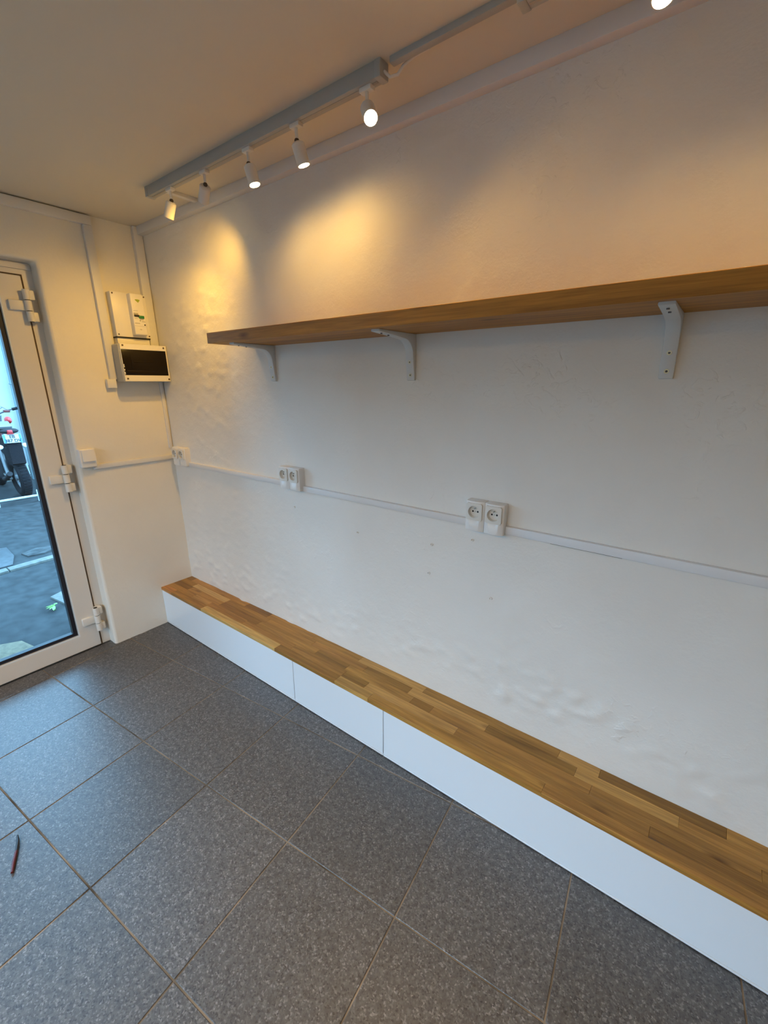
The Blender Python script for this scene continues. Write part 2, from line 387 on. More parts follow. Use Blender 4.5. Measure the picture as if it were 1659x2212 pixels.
# floor: grout bed with separate tiles, laid slightly askew to the walls
fl = tag(G().box(-0.2, XF + 0.1, YL - 0.1, 0.1, -0.09, -0.0022).build('floor', 'grout'), 'dark grey speckled stone tile floor with sandy joints', 'floor', kind='structure')
TS = 0.45; PHI = 0.1036; OX, OY = 0.5072, -0.4246; JT = 0.0052
cphi, sphi = math.cos(PHI), math.sin(PHI)
def clip(poly, axis, lim, keep_less):
    out = []
    for i, a in enumerate(poly):
        b = poly[(i+1) % len(poly)]
        ia = (a[axis] <= lim) if keep_less else (a[axis] >= lim); ib = (b[axis] <= lim) if keep_less else (b[axis] >= lim)
        if ia: out.append(a)
        if ia != ib:
            t = (lim - a[axis]) / (b[axis] - a[axis]); out.append((a[0] + t*(b[0]-a[0]), a[1] + t*(b[1]-a[1])))
    return out
for i in range(-4, 12):
    for j in range(-9, 3):
        a, b = i*TS + JT/2, (i+1)*TS - JT/2; c, d = (j-1)*TS + JT/2, j*TS - JT/2
        poly = [(OX + cphi*u - sphi*v, OY + sphi*u + cphi*v) for u, v in ((a, c), (b, c), (b, d), (a, d))]
        for ax, lim, kl in ((0, -0.06, False), (0, XF + 0.02, True), (1, YL - 0.02, False), (1, 0.01, True)): 
            if poly: poly = clip(poly, ax, lim, kl)
        if len(poly) < 3: continue
        area = abs(sum(poly[k][0]*poly[(k+1) % len(poly)][1] - poly[(k+1) % len(poly)][0]*poly[k][1] for k in range(len(poly)))) / 2
        if area < 0.0015: continue
        dz = random.uniform(-0.0004, 0.0004)
        G().prism([(x, y, -0.008) for x, y in poly], (0, 0, 0.008 + dz), bev=0.0012, seg=1).build('floor_tile', 'tile', fl)

# ------------------------------------------------------------------ glass door
DB = (-0.07, -1.06, 0.0)
door = thing('door_1', DB, 'white framed glass door with three white barrel hinges', 'door', kind='structure', mw=M_BACK)
fr = G().plate(-0.155, -0.082, [-1.575, -1.512, -0.606, -0.540], [-0.02, 2.132, 2.20], {(1, 0)}).build('door_frame', 'pvc', door, DB)
fr.modifiers.new('edge', 'BEVEL').width = 0.003
G().box(-0.081, -0.074, -1.55, -0.562, 2.158, 2.187, 0.002).build('head_trim', 'pvc', fr)
bpy.data.objects[fr.children[0].name].data.transform(Matrix.Translation(-Vector(DB)))
G().plate(-0.150, -0.0812, [-1.518, -1.505, -0.6135, -0.603], [-0.01, 2.125, 2.1345], {(1, 0)}).build('door_seal', 'seal', door, DB)
leaf = G().plate(-0.138, -0.070, [-1.506, -1.402, -0.716, -0.6125], [0.006, 0.110, 2.018, 2.126], {(1, 1)}).build('door_leaf', 'pvc', door, DB)
leaf.modifiers.new('edge', 'BEVEL').width = 0.003
G().plate(-0.112, -0.0705, [-1.406, -1.399, -0.719, -0.712], [0.107, 0.1135, 2.0145, 2.021], {(1, 1)}).build('glazing_bead', 'cab', leaf, DB)
G().plate(-0.116, -0.082, [-1.400, -1.3765, -0.7420, -0.7185], [0.1130, 0.1360, 1.988, 2.015], {(1, 1)}).build('gasket', 'gasket', leaf, DB)
G().plate(-0.110, -0.080, [-1.3985, -1.3965, -0.7215, -0.7195], [0.1150, 0.1175, 2.011, 2.0135], {(1, 1)}).build('gasket_lip', 'steel', leaf, DB)
G().box(-0.114, -0.108, -1.380, -0.738, 0.132, 2.003).build('glass_pane', 'glass', leaf, DB)
hd = G().box(-0.070, -0.060, -1.475, -1.435, 0.93, 1.13, 0.004).build('handle_plate', 'steel', leaf, DB)
G().tube([(-0.062, -1.45, 1.07), (-0.02, -1.45, 1.07), (-0.012, -1.44, 1.07), (-0.012, -1.34, 1.07)], 0.009).build('lever', 'steel', hd, DB)
for zc in (1.985, 1.082, 0.192):
    h = G().box(-0.072, -0.052, -0.690, -0.612, zc - 0.026, zc + 0.022, 0.004).cyl((-0.045, -0.612, zc - 0.026), (-0.045, -0.612, zc + 0.022), 0.0155, n=24).build('hinge', 'hinge', door, DB)
    for z0, z1 in ((zc + 0.026, zc + 0.074), (zc - 0.078, zc - 0.030)):
        q = G().cyl((-0.045, -0.612, z0), (-0.045, -0.612, z1), 0.0155, n=24).box(-0.080, -0.040, -0.612, -0.578, z0 + 0.001, z1 - 0.001, 0.004).build('barrel', 'hinge', h, DB)
    G().cyl((-0.045, -0.612, zc - 0.0795), (-0.045, -0.612, zc + 0.0755), 0.0105, n=20).build('hinge_pin', 'hole', h, DB)
tag(G().box(-0.20, -0.012, -1.555, -0.561, -0.1, 0.0004, 0.003).build('door_sill', 'asphalt2'), 'dark sill strip under the glass door', 'sill', kind='structure')

# shop window further along the same wall (out of view, added as an extra daylight source)
WB = (-0.1, -2.42, 0.08)
win = thing('added_window_1', WB, 'white framed shop window added out of view for daylight beside the glass door', 'window', kind='structure', mw=M_BACK)
G().plate(-0.16, -0.09, [-3.21, -3.15, -1.69, -1.63], [0.07, 0.13, 2.10, 2.16], {(1, 1)}).build('window_frame', 'pvc', win, WB)
G().box(-0.128, -0.122, -3.155, -1.685, 0.125, 2.105).build('glass_pane', 'glass', win, WB)

WB = (1.55, YL - 0.1, 0.1)
win = thing('added_window_2', WB, 'white framed window added out of view for daylight in the side wall opposite the bench', 'window', kind='structure')  # unseen window, added to bring more daylight onto the bench and long wall
g = G().plate(YL - 0.15, YL - 0.08, [0.14, 0.21, 1.52, 1.58, 2.89, 2.96], [0.09, 0.16, 2.14, 2.21], {(1, 1), (3, 1)})
for v in g.bm.verts: v.co = (v.co.y, v.co.x, v.co.z)
g.build('window_frame', 'pvc', win, WB)
for a, b in ((0.205, 1.525), (1.575, 2.895)): G().box(a, b, YL - 0.118, YL - 0.112, 0.155, 2.145).build('glass_pane', 'glass', win, WB)

# ------------------------------------------------------------------ cable trunking
def trunk(pieces, label, mw=None, mat='trunk', name='cable_trunking', bev=0.003):
    g = G()
    for p in pieces: g.box(*p, bev)
    o = g.build(name, mat)
    if mw: o.matrix_world = mw
    return tag(o, label, 'trunking')
trunk([(0.012, 4.9, -0.034, 0.004, 2.421, CEIL + 0.001)], 'wide white trunking along the top of the long wall under the ceiling')
t = trunk([(0.225, 1.150, -0.016, 0.006, 1.087, 1.115), (1.282, 2.200, -0.016, 0.006, 1.078, 1.106), (2.335, 4.9, -0.016, 0.006, 1.074, 1.104)],
      'narrow white trunking running along the long wall between the sockets')
G().box(2.50, 2.72, -0.010, 0.002, 1.0715, 1.0745, 0.001).build('loose_lip', 'grout', t)
trunk([(-0.004, 0.013, -0.485, -0.012, 1.118, 1.146)], 'short white trunking between the light switch and the corner', M_BACK)
trunk([(-0.004, 0.022, -1.75, -0.268, 2.412, 2.458)], 'white trunking along the top of the door wall under the ceiling', M_BACK)
trunk([(-0.004, 0.0225, -0.312, -0.268, 1.62, 2.411), (-0.004, 0.026, -0.335, -0.285, 1.572, 1.622)],
      'white vertical trunking running down left of the fuse boxes', M_BACK)
trunk([(-0.004, 0.030, -0.0545, -0.004, 1.816, 2.463)], 'white vertical trunking in the corner from ceiling to fuse boxes', M_BACK)
trunk([(-0.004, 0.013, -0.028, -0.006, 1.545, 1.635), (-0.004, 0.012, -0.026, -0.006, 1.19, 1.546)], 'thin white vertical trunking in the corner below the fuse boxes', M_BACK)
trunk([(0.642, 0.668, -0.222, -0.030, 2.450, CEIL + 0.001)], 'short ceiling trunking from the spotlight track to the wall', bev=0.002)
trunk([(1.99, 2.352, -0.240, -0.218, 2.449, CEIL + 0.001)], 'thin ceiling trunking between the two spotlight tracks', mat='track', bev=0.002)

# ------------------------------------------------------------------ fuse boxes on the door wall
B = (0.0, -0.15, 1.851)
mb = thing('meter_board', B, 'white electricity board with green-buttoned breaker in the corner', 'fuse box', mw=M_BACK)
G().box(-0.004, 0.052, -0.250, -0.056, 1.856, 2.094, 0.004).build('backing_case', 'boxwhite', mb, B)
G().box(-0.004, 0.042, -0.246, -0.064, 1.815, 1.8505, 0.002).build('lower_cover', 'boxwhite', mb, B)
G().box(0.000, 0.049, -0.250, -0.060, 1.8500, 1.8565).build('shadow_gap', 'hole', mb, B)
for y, z in ((-0.238, 2.084), (-0.066, 2.084), (-0.238, 1.868), (-0.066, 1.868)):
    G().cyl((0.050, y, z), (0.054, y, z), 0.0042, n=12).build('screw', 'seal', mb, B)
br = G().box(0.040, 0.092, -0.162, -0.090, 1.868, 2.090, 0.006, 3).build('breaker', 'boxwhite', mb, B)
X = 0.0915
def fp(name, mat, y0, y1, z0, z1, h=0.0012, bev=0.0): return G().box(X - 0.001, X + h, y0, y1, z0, z1, bev).build(name, mat, br, B)
fan = [(X - 0.001, -0.124 + 0.014*math.cos(math.radians(a)), 2.056 + 0.004*math.sin(math.radians(a))) for a in range(0, 181, 20)] + [(X - 0.001, -0.130, 2.049), (X - 0.001, -0.121, 2.042), (X - 0.001, -0.115, 2.050)]
G().prism(fan, (0.002, 0, 0)).build('green_mark', 'lime', br, B)
fp('recessed_label', 'boxwhite', -0.152, -0.112, 2.000, 2.028, 0.002, 0.001)
fp('text_line', 'greytext', -0.155, -0.131, 1.9965, 1.9985)
fp('grey_slider', 'greytext', -0.155, -0.131, 1.976, 1.986, 0.004, 0.001)
fp('off_button', 'black', -0.155, -0.128, 1.966, 1.976, 0.008, 0.002)
fp('on_button', 'green', -0.130, -0.101, 1.958, 1.973, 0.008, 0.002)
fp('text_line', 'greytext', -0.153, -0.137, 1.955, 1.957); fp('text_line', 'greytext', -0.125, -0.105, 1.951, 1.954)
fp('text_line', 'greytext', -0.127, -0.122, 1.942, 1.951); fp('text_line', 'greytext', -0.115, -0.096, 1.940, 1.9435)
fp('text_line', 'greytext', -0.156, -0.128, 1.929, 1.933)
fp('test_button', 'black', -0.105, -0.098, 1.921, 1.928, 0.003, 0.001)
fp('seam', 'greytext', -0.160, -0.092, 1.9155, 1.9165)
fp('text_line', 'greytext', -0.135, -0.119, 1.897, 1.8985); fp('text_line', 'greytext', -0.1285, -0.1265, 1.894, 1.902)

B = (0.0, -0.14, 1.608)
cu = thing('consumer_unit', B, 'grey fuse box with a dark smoked window in the corner', 'fuse box', mw=M_BACK)
G().box(-0.004, 0.100, -0.277, -0.006, 1.606, 1.814, 0.008, 3).build('case', 'boxgrey', cu, B)
G().plate(0.085, 0.110, [-0.270, -0.268, -0.012, -0.006], [1.608, 1.641, 1.783, 1.812], {(1, 1)}).build('front_cover', 'boxwhite', cu, B)
wd = G().box(0.090, 0.1085, -0.268, -0.010, 1.642, 1.782, 0.004, 2).build('smoked_window', 'smoke', cu, B)
G().box(0.107, 0.1100, -0.222, -0.210, 1.680, 1.755, 0.001).build('latch', 'smoke', wd, B)
G().box(0.107, 0.1100, -0.205, -0.09, 1.712, 1.720, 0.001).build('moulded_mark', 'smoke', wd, B)
G().box(0.107, 0.1095, -0.250, -0.03, 1.650, 1.668, 0.001).build('lower_lip', 'smoke', wd, B)
for z0, z1 in ((1.684, 1.702), (1.666, 1.676), (1.645, 1.660)): G().box(0.1075, 0.1092, -0.2655, -0.262, z0, z1).build('label_strip', 'boxwhite', wd, B)
for y, z in ((-0.255, 1.804), (-0.022, 1.800), (-0.255, 1.622), (-0.014, 1.620)): G().cyl((0.108, y, z), (0.1122, y, z), 0.005, n=14).build('screw', 'seal', cu, B)

# ------------------------------------------------------------------ light switch
B = (0.0, -0.505, 1.140)
sw = thing('light_switch', B, 'white surface-mounted light switch beside the glass door', 'switch', mw=M_BACK)
G().box(-0.004, 0.036, -0.552, -0.470, 1.136, 1.242, 0.006, 3).build('housing', 'socket', sw, B)
G().prism([(0.034, 0, 1.172), (0.046, 0, 1.172), (0.040, 0, 1.236), (0.034, 0, 1.236)], (0, 0.066, 0), 0.0015).build('rocker', 'socket', sw, B)
ro = [c for c in sw.children if c.name.startswith('rocker')][0]; ro.data.transform(Matrix.Translation((0, -0.541, 0)))

# ------------------------------------------------------------------ wall sockets (round earth-pin type)
def socket(xc, zb, label):
    """single surface socket: base at zb, 74 mm wide, 110 mm tall, crowned front"""
    B = (xc, 0.0, zb)
    s = thing('wall_socket', B, label, 'socket', 'wall sockets along the long wall')
    w = 0.0365; D = 0.045
    prof = [(xc - w, 0.004, zb), (xc - w, -D + 0.010, zb)]
    for k in range(9):
        t = -1 + 2 * k / 8; prof.append((xc + t * (w - 0.002), -D + 0.0085 * abs(t) ** 2.4, zb))
    prof += [(xc + w, -D + 0.010, zb), (xc + w, 0.004, zb)]
    hs = G().prism(prof, (0, 0, 0.114), 0.003).build('housing', 'socket', s, B)
    cut = G().cyl((xc, -0.08, zb + 0.0745), (xc, -0.030, zb + 0.0745), 0.0225, n=40).build('cutter', 'socket', s, B)
    bo = hs.modifiers.new('well', 'BOOLEAN'); bo.object = cut; bo.operation = 'DIFFERENCE'; bo.solver = 'EXACT'
    bpy.context.view_layer.update()
    me = bpy.data.meshes.new_from_object(hs.evaluated_get(bpy.context.evaluated_depsgraph_get()))
    hs.modifiers.clear(); hs.data = me; me.name = 'housing'; bpy.data.objects.remove(cut)
    z0, z1 = zb + 0.043, zb + 0.1065; zc = zb + 0.0745; wf = 0.0305; Y = -D - 0.0028; r = 0.0220
    # faceplate with a round well: square ring to circle
    g = G(); n = 40; sq, ci, cb, sb = [], [], [], []
    for k in range(n):
        a = 2*math.pi*(k + 0.5)/n; c, q = math.cos(a), math.sin(a); m_ = max(abs(c), abs(q))
        px, pz = max(-wf, min(wf, c/m_*wf)), (q/m_) * (z1 - z0)/2
        sq.append(g.bm.verts.new((xc + px, Y + 0.0018*(px/wf)**2, (z0+z1)/2 + pz))); ci.append(g.bm.verts.new((xc + c*r, Y, zc + q*r)))
        cb.append(g.bm.verts.new((xc + c*r*0.93, Y + 0.0145, zc + q*r*0.93))); sb.append(g.bm.verts.new((xc + px*1.02, -D + 0.010, (z0+z1)/2 + pz*1.02)))
    for k in range(n):
        j = (k+1) % n
        g.bm.faces.new((sq[k], sq[j], ci[j], ci[k])); g.bm.faces.new((ci[k], ci[j], cb[j], cb[k])); g.bm.faces.new((sb[k], sb[j], sq[j], sq[k]))
    g.bm.faces.new(cb)
    f = g.build('faceplate', 'beige', s, B, angle=30)
    for dx in (-0.0095, 0.0095): G().cyl((xc + dx, Y + 0.0150, zc - 0.001), (xc + dx, Y + 0.0138, zc - 0.001), 0.0035, n=14).build('pin_hole', 'hole', f, B)
    G().lathe((xc, Y + 0.0148, zc + 0.0115), (0, -1, 0), [(0.0026, 0), (0.0026, 0.010), (0.0016, 0.012), (0, 0.0122)], 14).build('earth_pin', 'steel', f, B)
    G().cyl((xc, Y + 0.0150, zc - 0.001), (xc, Y + 0.0140, zc - 0.001), 0.0026, n=12).build('screw', 'steel', f, B)
socket(2.2305, 1.071, 'left socket of the pair nearest the camera on the long wall')
socket(2.3045, 1.071, 'right socket of the pair nearest the camera on the long wall')
socket(1.178, 1.082, 'left socket of the middle pair below the shelf end')
socket(1.252, 1.082, 'right socket of the middle pair below the shelf end')
socket(0.120, 1.090, 'left socket of the far pair in the room corner')
socket(0.198, 1.090, 'right socket of the far pair in the room corner')

# ------------------------------------------------------------------ oak shelf with brackets
SZ, SD, SX = 1.770, 0.258, 0.977
shelf = G().box(SX, 3.75, -SD, 0.001, SZ, SZ + 0.045, 0.0012, 1).build('wall_shelf', 'shelfwood', None, (SX, 0, SZ))
shelf.location = (SX, 0, SZ); tag(shelf, 'long thick oak shelf board on white brackets', 'shelf')
def bracket(xc, label):
    B = (xc, 0.0, SZ - 0.165); w = 0.0175
    b = thing('shelf_bracket', B, label, 'bracket', 'white shelf brackets')
    zt = SZ; t0 = 0.009; L = 0.225; H = 0.165; r = 0.055
    pts = [(0.001, zt - H), (0.001, zt), (-L, zt), (-L - 0.001, zt - t0 * 0.8)]
    # underside curve from arm tip into the leg
    pts += [(-0.135, zt - 0.014)]
    cx, cz = -(0.020 + r), zt - (0.020 + r)
    for k in range(0, 9):
        a = math.radians(90 - 90 * k / 8); pts.append((cx + r * math.cos(a), cz + r * math.sin(a)))
    pts += [(-0.013, zt - 0.125), (-t0, zt - H + 0.002)]
    G().prism([(xc - w, y, z) for y, z in pts], (2 * w, 0, 0), 0.0022, 2).build('arm', 'bracket', b, B)
    for z, y in ((zt - 0.098, -0.0168), (zt - 0.145, -0.0118)):
        q = G().torus((xc, y, z), (0, 1, 0), 0.0046, 0.0016, 16, 6).build('screw', 'screw', b, B)
        G().cyl((xc, y + 0.003, z), (xc, y - 0.0002, z), 0.0030, n=10).build('screw_recess', 'plinth', q, B)
    for y in (-0.19, -0.15):
        zz = zt - 0.0085 - (0.005 if y > -0.16 else 0.002)
        G().cyl((xc, y, zz - 0.0022), (xc, y, zz + 0.004), 0.0036, n=12).build('screw', 'plinth', b, B)
bracket(1.112, 'white shelf bracket at the far end of the oak shelf near the corner')
bracket(1.920, 'white shelf bracket in the middle of the oak shelf, above bare wall')
bracket(2.752, 'white shelf bracket nearest the camera, with two bright screws')

# ------------------------------------------------------------------ low bench cabinets and butcher-block top
BH, BD = 0.267, 0.2246
XA = 0.038
def cabinet(xa, xb, label):
    B = (xa, 0.0, 0.0)
    c = thing('low_cabinet', B, label, 'cabinet', 'low white cabinets under the bench top')
    G().box(xa + 0.001, xb - 0.001, -BD + 0.024, -0.008, 0.012, BH - 0.0195).build('carcass', 'cab', c, B)
    G().box(xa + 0.0017, xb - 0.0017, -BD + 0.004, -BD + 0.022, 0.013, BH - 0.0200, 0.0010, 1).build('front_panel', 'cab', c, B)
    G().box(xa + 0.001, xb - 0.001, -BD + 0.002, -BD + 0.0215, 0.0042, 0.0115, 0.001, 1).build('lower_rail', 'cab', c, B)
    G().box(xa + 0.002, xb - 0.002, -BD + 0.008, -0.012, 0.0, 0.011).build('plinth', 'plinth', c, B)
cabinet(XA, 1.364, 'long low white cabinet at the door end of the bench')
cabinet(1.364, 1.944, 'short low white cabinet in the middle of the bench')
cabinet(1.944, 3.75, 'long low white cabinet at the camera end of the bench')
B = (XA, 0.0, BH)
top = thing('bench_top', B, 'oak butcher-block bench top along the long wall', 'bench top')
G().box(XA - 0.004, 3.75, -BD + 0.003, -0.003, BH - 0.0192, BH - 0.004).build('glue_core', 'plinth', top, B)
rowh = BD / 5
OAK = (0.44, 0.225, 0.048); LIGHT = (0.60, 0.34, 0.095); PALE = (0.66, 0.42, 0.145); DARK = (0.32, 0.16, 0.030); ORANGE = (0.64, 0.29, 0.075)
fixed = {  # row 0 is the front edge; (start, end, colour)
    0: [(XA, 0.175, ORANGE), (0.175, 0.53, OAK), (0.53, 1.23, PALE), (1.23, 1.66, DARK), (1.66, 1.86, LIGHT), (1.86, 2.62, OAK), (2.62, 3.30, OAK), (3.3, 3.75, LIGHT)],
    1: [(XA, 0.34, OAK), (0.34, 0.52, LIGHT), (0.52, 0.88, OAK), (0.88, 1.30, OAK), (1.30, 1.66, OAK), (1.66, 1.80, DARK), (1.80, 2.26, LIGHT), (2.26, 2.93, OAK), (2.93, 3.4, DARK), (3.4, 3.75, OAK)],
    2: [(XA, 0.22, DARK), (0.22, 0.58, OAK), (0.58, 0.96, DARK), (0.96, 1.43, OAK), (1.43, 1.64, DARK), (1.64, 2.02, OAK), (2.02, 2.12, DARK), (2.12, 2.75, OAK), (2.75, 3.2, OAK), (3.2, 3.75, DARK)],
    3: [(XA, 0.20, DARK), (0.20, 0.58, PALE), (0.58, 0.98, OAK), (0.98, 1.36, OAK), (1.36, 1.72, OAK), (1.72, 1.98, DARK), (1.98, 2.35, LIGHT), (2.35, 2.69, DARK), (2.69, 3.00, LIGHT), (3.00, 3.25, OAK), (3.25, 3.75, LIGHT)],
    4: [(XA, 0.11, DARK), (0.11, 0.72, OAK), (0.72, 0.94, DARK), (0.94, 1.32, OAK), (1.32, 1.65, OAK), (1.65, 2.03, LIGHT), (2.03, 2.62, OAK), (2.62, 2.76, LIGHT), (2.76, 3.12, DARK), (3.12, 3.4, OAK), (3.4, 3.75, DARK)],
}
for r, lst in fixed.items():
    for a, b, c in lst:
        y0 = -BD + r * rowh; y1 = y0 + rowh
        dz = random.uniform(0, 0.00015)
        o = G().box(a + 0.0002, b - 0.0002, y0 + 0.0002, y1 - 0.0002 + (0.004 if r == 4 else 0), BH - 0.0188, BH - dz, 0.0006, 1).build('stave', 'stave', top, B)
        k = random.uniform(0.88, 1.12)
        o.color = (c[0] * k, c[1] * k * random.uniform(0.97, 1.03), c[2] * k, 1)

# ------------------------------------------------------------------ spotlight tracks
def track(x0, x1, label, yt=-0.235):
    B = (x0, yt, CEIL)
    t = thing('spotlight_track', B, label, 'track', 'ceiling spotlight tracks')
    g = G().box(x0, x1, yt - 0.0185, yt + 0.0185, 2.424, CEIL + 0.001, 0.003)
    r = g.build('rail', 'track', t, B)
    G().box(x0 - 0.004, x0 + 0.018, yt - 0.0205, yt + 0.0205, 2.4225, CEIL + 0.001, 0.003).build('end_cap', 'track', t, B)
    G().box(x1 - 0.018, x1 + 0.004, yt - 0.0205, yt + 0.0205, 2.4225, CEIL + 0.001, 0.003).build('end_cap', 'track', t, B)
    G().box(x0 + 0.02, x1 - 0.02, yt - 0.004, yt + 0.004, 2.4228, 2.426).build('slot', 'greytext', r, B)
track(0.600, 1.965, 'white spotlight track holding five heads above the far shelf end')
track(2.365, 3.78, 'white spotlight track at the top edge nearest the camera')
track(0.6, 3.3, 'white unseen spotlight track added for warm fill over the side wall opposite the bench', -2.75)  # unseen track, added only to carry the warm fill heads
def spot(x, aim, label, watt=1.0, bulb='bulb', cone=165, yt=-0.235):
    B = (x, yt, 2.424); d = Vector(aim).normalized()
    s = thing('spotlight', B, label, 'spotlight', 'track spotlights')
    G().box(x - 0.022, x + 0.022, yt - 0.011, yt + 0.011, 2.412, 2.4245, 0.002).build('adapter', 'lampwhite', s, B)
    piv = Vector((x, yt, 2.376))
    G().cyl((x, yt, 2.413), piv, 0.0055, n=12).build('stem', 'lampwhite', s, B)
    G().ball(piv, 0.0085, 12, 8).build('joint', 'seal', s, B)
    p = piv + d * 0.004; R, Lh = 0.0215, 0.066
    hd = G().lathe(p, d, [(0, 0), (R * 0.72, 0), (R, 0.005), (R, Lh), (R - 0.0022, Lh), (R - 0.0026, Lh - 0.006), (0, Lh - 0.006)], 28).build('lamp_head', 'lampwhite', s, B)
    G().lathe(p + d * (Lh - 0.0055), d, [(0, 0), (R - 0.003, 0), (R - 0.004, 0.0035), (0, 0.0058)], 24).build('bulb', bulb, hd, B)
    ld = bpy.data.lights.new('spotlight_beam', 'SPOT'); ld.energy = LAMP_WATT * watt; ld.color = LAMP_COLOUR
    ld.spot_size = math.radians(cone); ld.spot_blend = 1.0; ld.shadow_soft_size = 0.018
    lo = bpy.data.objects.new('spotlight_beam', ld); COL.objects.link(lo)
    lo.location = p + d * (Lh + 0.004); lo.rotation_euler = d.to_track_quat('-Z', 'Y').to_euler()
spot(0.780, (-0.42, -0.10, -0.90), 'unlit-looking white spotlight at the far end of the track, tilted to the door wall', 2.0, 'bulb_dim', 140)
spot(1.050, (-0.75, 0.25, -0.62), 'second white spotlight from the far end of the track, turned to the corner', 0.95, 'bulb_dim', 120)
spot(1.338, (0.22, 0.12, -0.95), 'glowing spotlight in the middle of the far track, lower of the two small stars', 0.45)
spot(1.600, (0.15, 0.25, -0.95), 'glowing spotlight between the middle one and the dazzling one', 0.40)
spot(1.905, (0.55, -0.45, -0.70), 'dazzling spotlight aimed at the camera at the end of the far track', 1.6)
spot(2.655, (0.15, -0.35, -0.92), 'glowing spotlight half cut off by the top edge of the picture', 0.45)
spot(2.930, (0.10, -0.35, -0.92), 'spotlight just beyond the top right corner of the picture', 0.4)
spot(3.250, (0.0, -0.40, -0.92), 'spotlight past the right edge above the bench', 0.5)
for x, w in ((0.9, 'the door end'), (1.9, 'the middle'), (2.9, 'the far end')):
    spot(x, (0.0, 0.1, -0.99), 'white unseen spotlight added as warm fill over the side wall opposite the bench, at ' + w, 9.5, 'bulb', 160, -2.75)  # unseen heads, added to lift the warm light on walls and ceiling
tag(G().tube([(1.968, -0.235, 2.440), (1.985, -0.228, 2.425), (2.00, -0.213, 2.432), (2.015, -0.207, 2.450), (2.05, -0.207, 2.459), (2.10, -0.207, 2.461)], 0.0045).build('power_cable', 'lampwhite'),
    'short white cable looping from the track end up to the ceiling', 'cable')

# ------------------------------------------------------------------ stick on the floor
path = [(1.092, -1.320, 0.006), (1.12, -1.325, 0.007), (1.16, -1.339, 0.007), (1.20, -1.356, 0.007), (1.236, -1.370, 0.006)]
B = (1.16, -1.34, 0.0)
st = thing('plastic_stick', B, 'thin curved black and dark red stick lying on the grey floor tiles', 'stick')
G().tube(path[:3], [0.0035, 0.0048, 0.0048], 10).build('black_end', 'black', st, B)
G().tube(path[2:], [0.0048, 0.0052, 0.0042], 10).build('red_end', 'darkred', st, B)

# ------------------------------------------------------------------ outside the door
GZ = -0.1
g = G(); n = 100
def ground_z(x, y): return GZ + 0.010*noise.noise((x*2.4, y*2.4, 2.0)) - (0.05 if x > -0.5 and y > -3.7 else 0.0)
gr = [[g.bm.verts.new((-9 + 15*i/n, -9 + 15*j/n, ground_z(-9 + 15*i/n, -9 + 15*j/n))) for j in range(n+1)] for i in range(n+1)]
for i in range(n):
    for j in range(n): g.bm.faces.new((gr[i][j], gr[i+1][j], gr[i+1][j+1], gr[i][j+1]))
pv = tag(g.build('pavement', 'asphalt', angle=60), 'wet blue-grey asphalt yard outside the glass door', 'pavement', kind='structure')
def slab(name, pts, h, mat, label, cat, group=None):
    o = G().prism([(x, y, GZ - 0.03) for x, y in pts], (0, 0, 0.03 + h), 0.006).build(name, mat)
    return tag(o, label, cat, group)
slab('asphalt_patch', [(-2.32, -1.6), (-2.36, -0.52), (-2.65, -0.44), (-3.0, -0.42), (-3.12, -0.9), (-3.15, -1.6)], 0.016, 'asphalt2', 'dark asphalt repair patch behind the pale kerb line outside', 'patch')
for k, wh_ in enumerate(('third', 'second', 'first')):
    a = -1.0 + k * 0.42
    xa = lambda y: -2.19 - 0.10 * (y + 0.55)
    slab('kerb_stone', [(xa(a), a), (xa(a + 0.41), a + 0.41), (xa(a + 0.41) - 0.10, a + 0.41), (xa(a) - 0.10, a)], 0.024, 'stone', 'flat pale kerb stone outside, ' + wh_ + ' from the hinge side of the door glass', 'kerb stone', 'kerb stones across the yard')
slab('paving_stone', [(-0.46, -0.84), (-0.66, -0.88), (-0.74, -1.02), (-0.70, -1.25), (-0.45, -1.30), (-0.38, -1.0)], 0.018, 'sandstone', 'rough sandy stone slab right outside the door', 'stone')
slab('paving_stone', [(-0.97, -0.50), (-1.26, -0.54), (-1.32, -0.42), (-1.22, -0.20), (-0.95, -0.22)], 0.020, 'stone', 'pale stone slab by the weed outside the door edge', 'stone')
slab('paving_stone', [(-2.52, -0.36), (-2.50, -0.22), (-2.58, -0.10), (-2.55, 0.05), (-2.72, 0.12), (-2.76, -0.02), (-2.70, -0.14), (-2.74, -0.24), (-2.66, -0.38)], 0.012, 'wornstone', 'worn pale patch stone beyond the kerb line outside', 'stone')
B = (-1.0, -0.585, GZ)
wd = thing('weed_plant', B, 'small green weed sprouting outside beside the door glass', 'plant')
for k in range(6):
    a = math.radians(150 + k * 38); L = random.uniform(0.02, 0.05); ca, sa = math.cos(a), math.sin(a)
    G().tube([(-1.0, -0.585, GZ - 0.01), (-1.0 + ca*L*0.4, -0.585 + sa*L*0.4, GZ + 0.045)], 0.0025, 6).build('stem', 'leaf', wd, B)
    c = Vector((-1.0 + ca*L, -0.585 + sa*L, GZ + 0.040)); u = Vector((ca, sa, -0.25)); w = Vector((-sa, ca, 0.1))
    pts = [c - u*0.028, c - u*0.01 + w*0.011, c + u*0.012 + w*0.009, c + u*0.03, c + u*0.012 - w*0.009, c - u*0.01 - w*0.011]
    G().prism([tuple(p) for p in pts], (0, 0, 0.0018)).build('leaf', 'leaf', wd, B)
tag(G().box(-7.2, 7, -7.8, -7.5, GZ - 0.2, 2.75, 0.02).build('light_block_wall', 'blockstone'), 'tall stone wall added out of view to block low daylight beyond the side window', 'wall', kind='structure')  # unseen, added to cut the low daylight entering the side window
B = (-7.4, 0, GZ)
fc = thing('building_facade', B, 'pale blue-white building wall beyond the motorcycle outside', 'building')
G().box(-7.6, -7.25, -7, 6, GZ - 0.2, 3.6).build('wall', 'facade', fc, B)
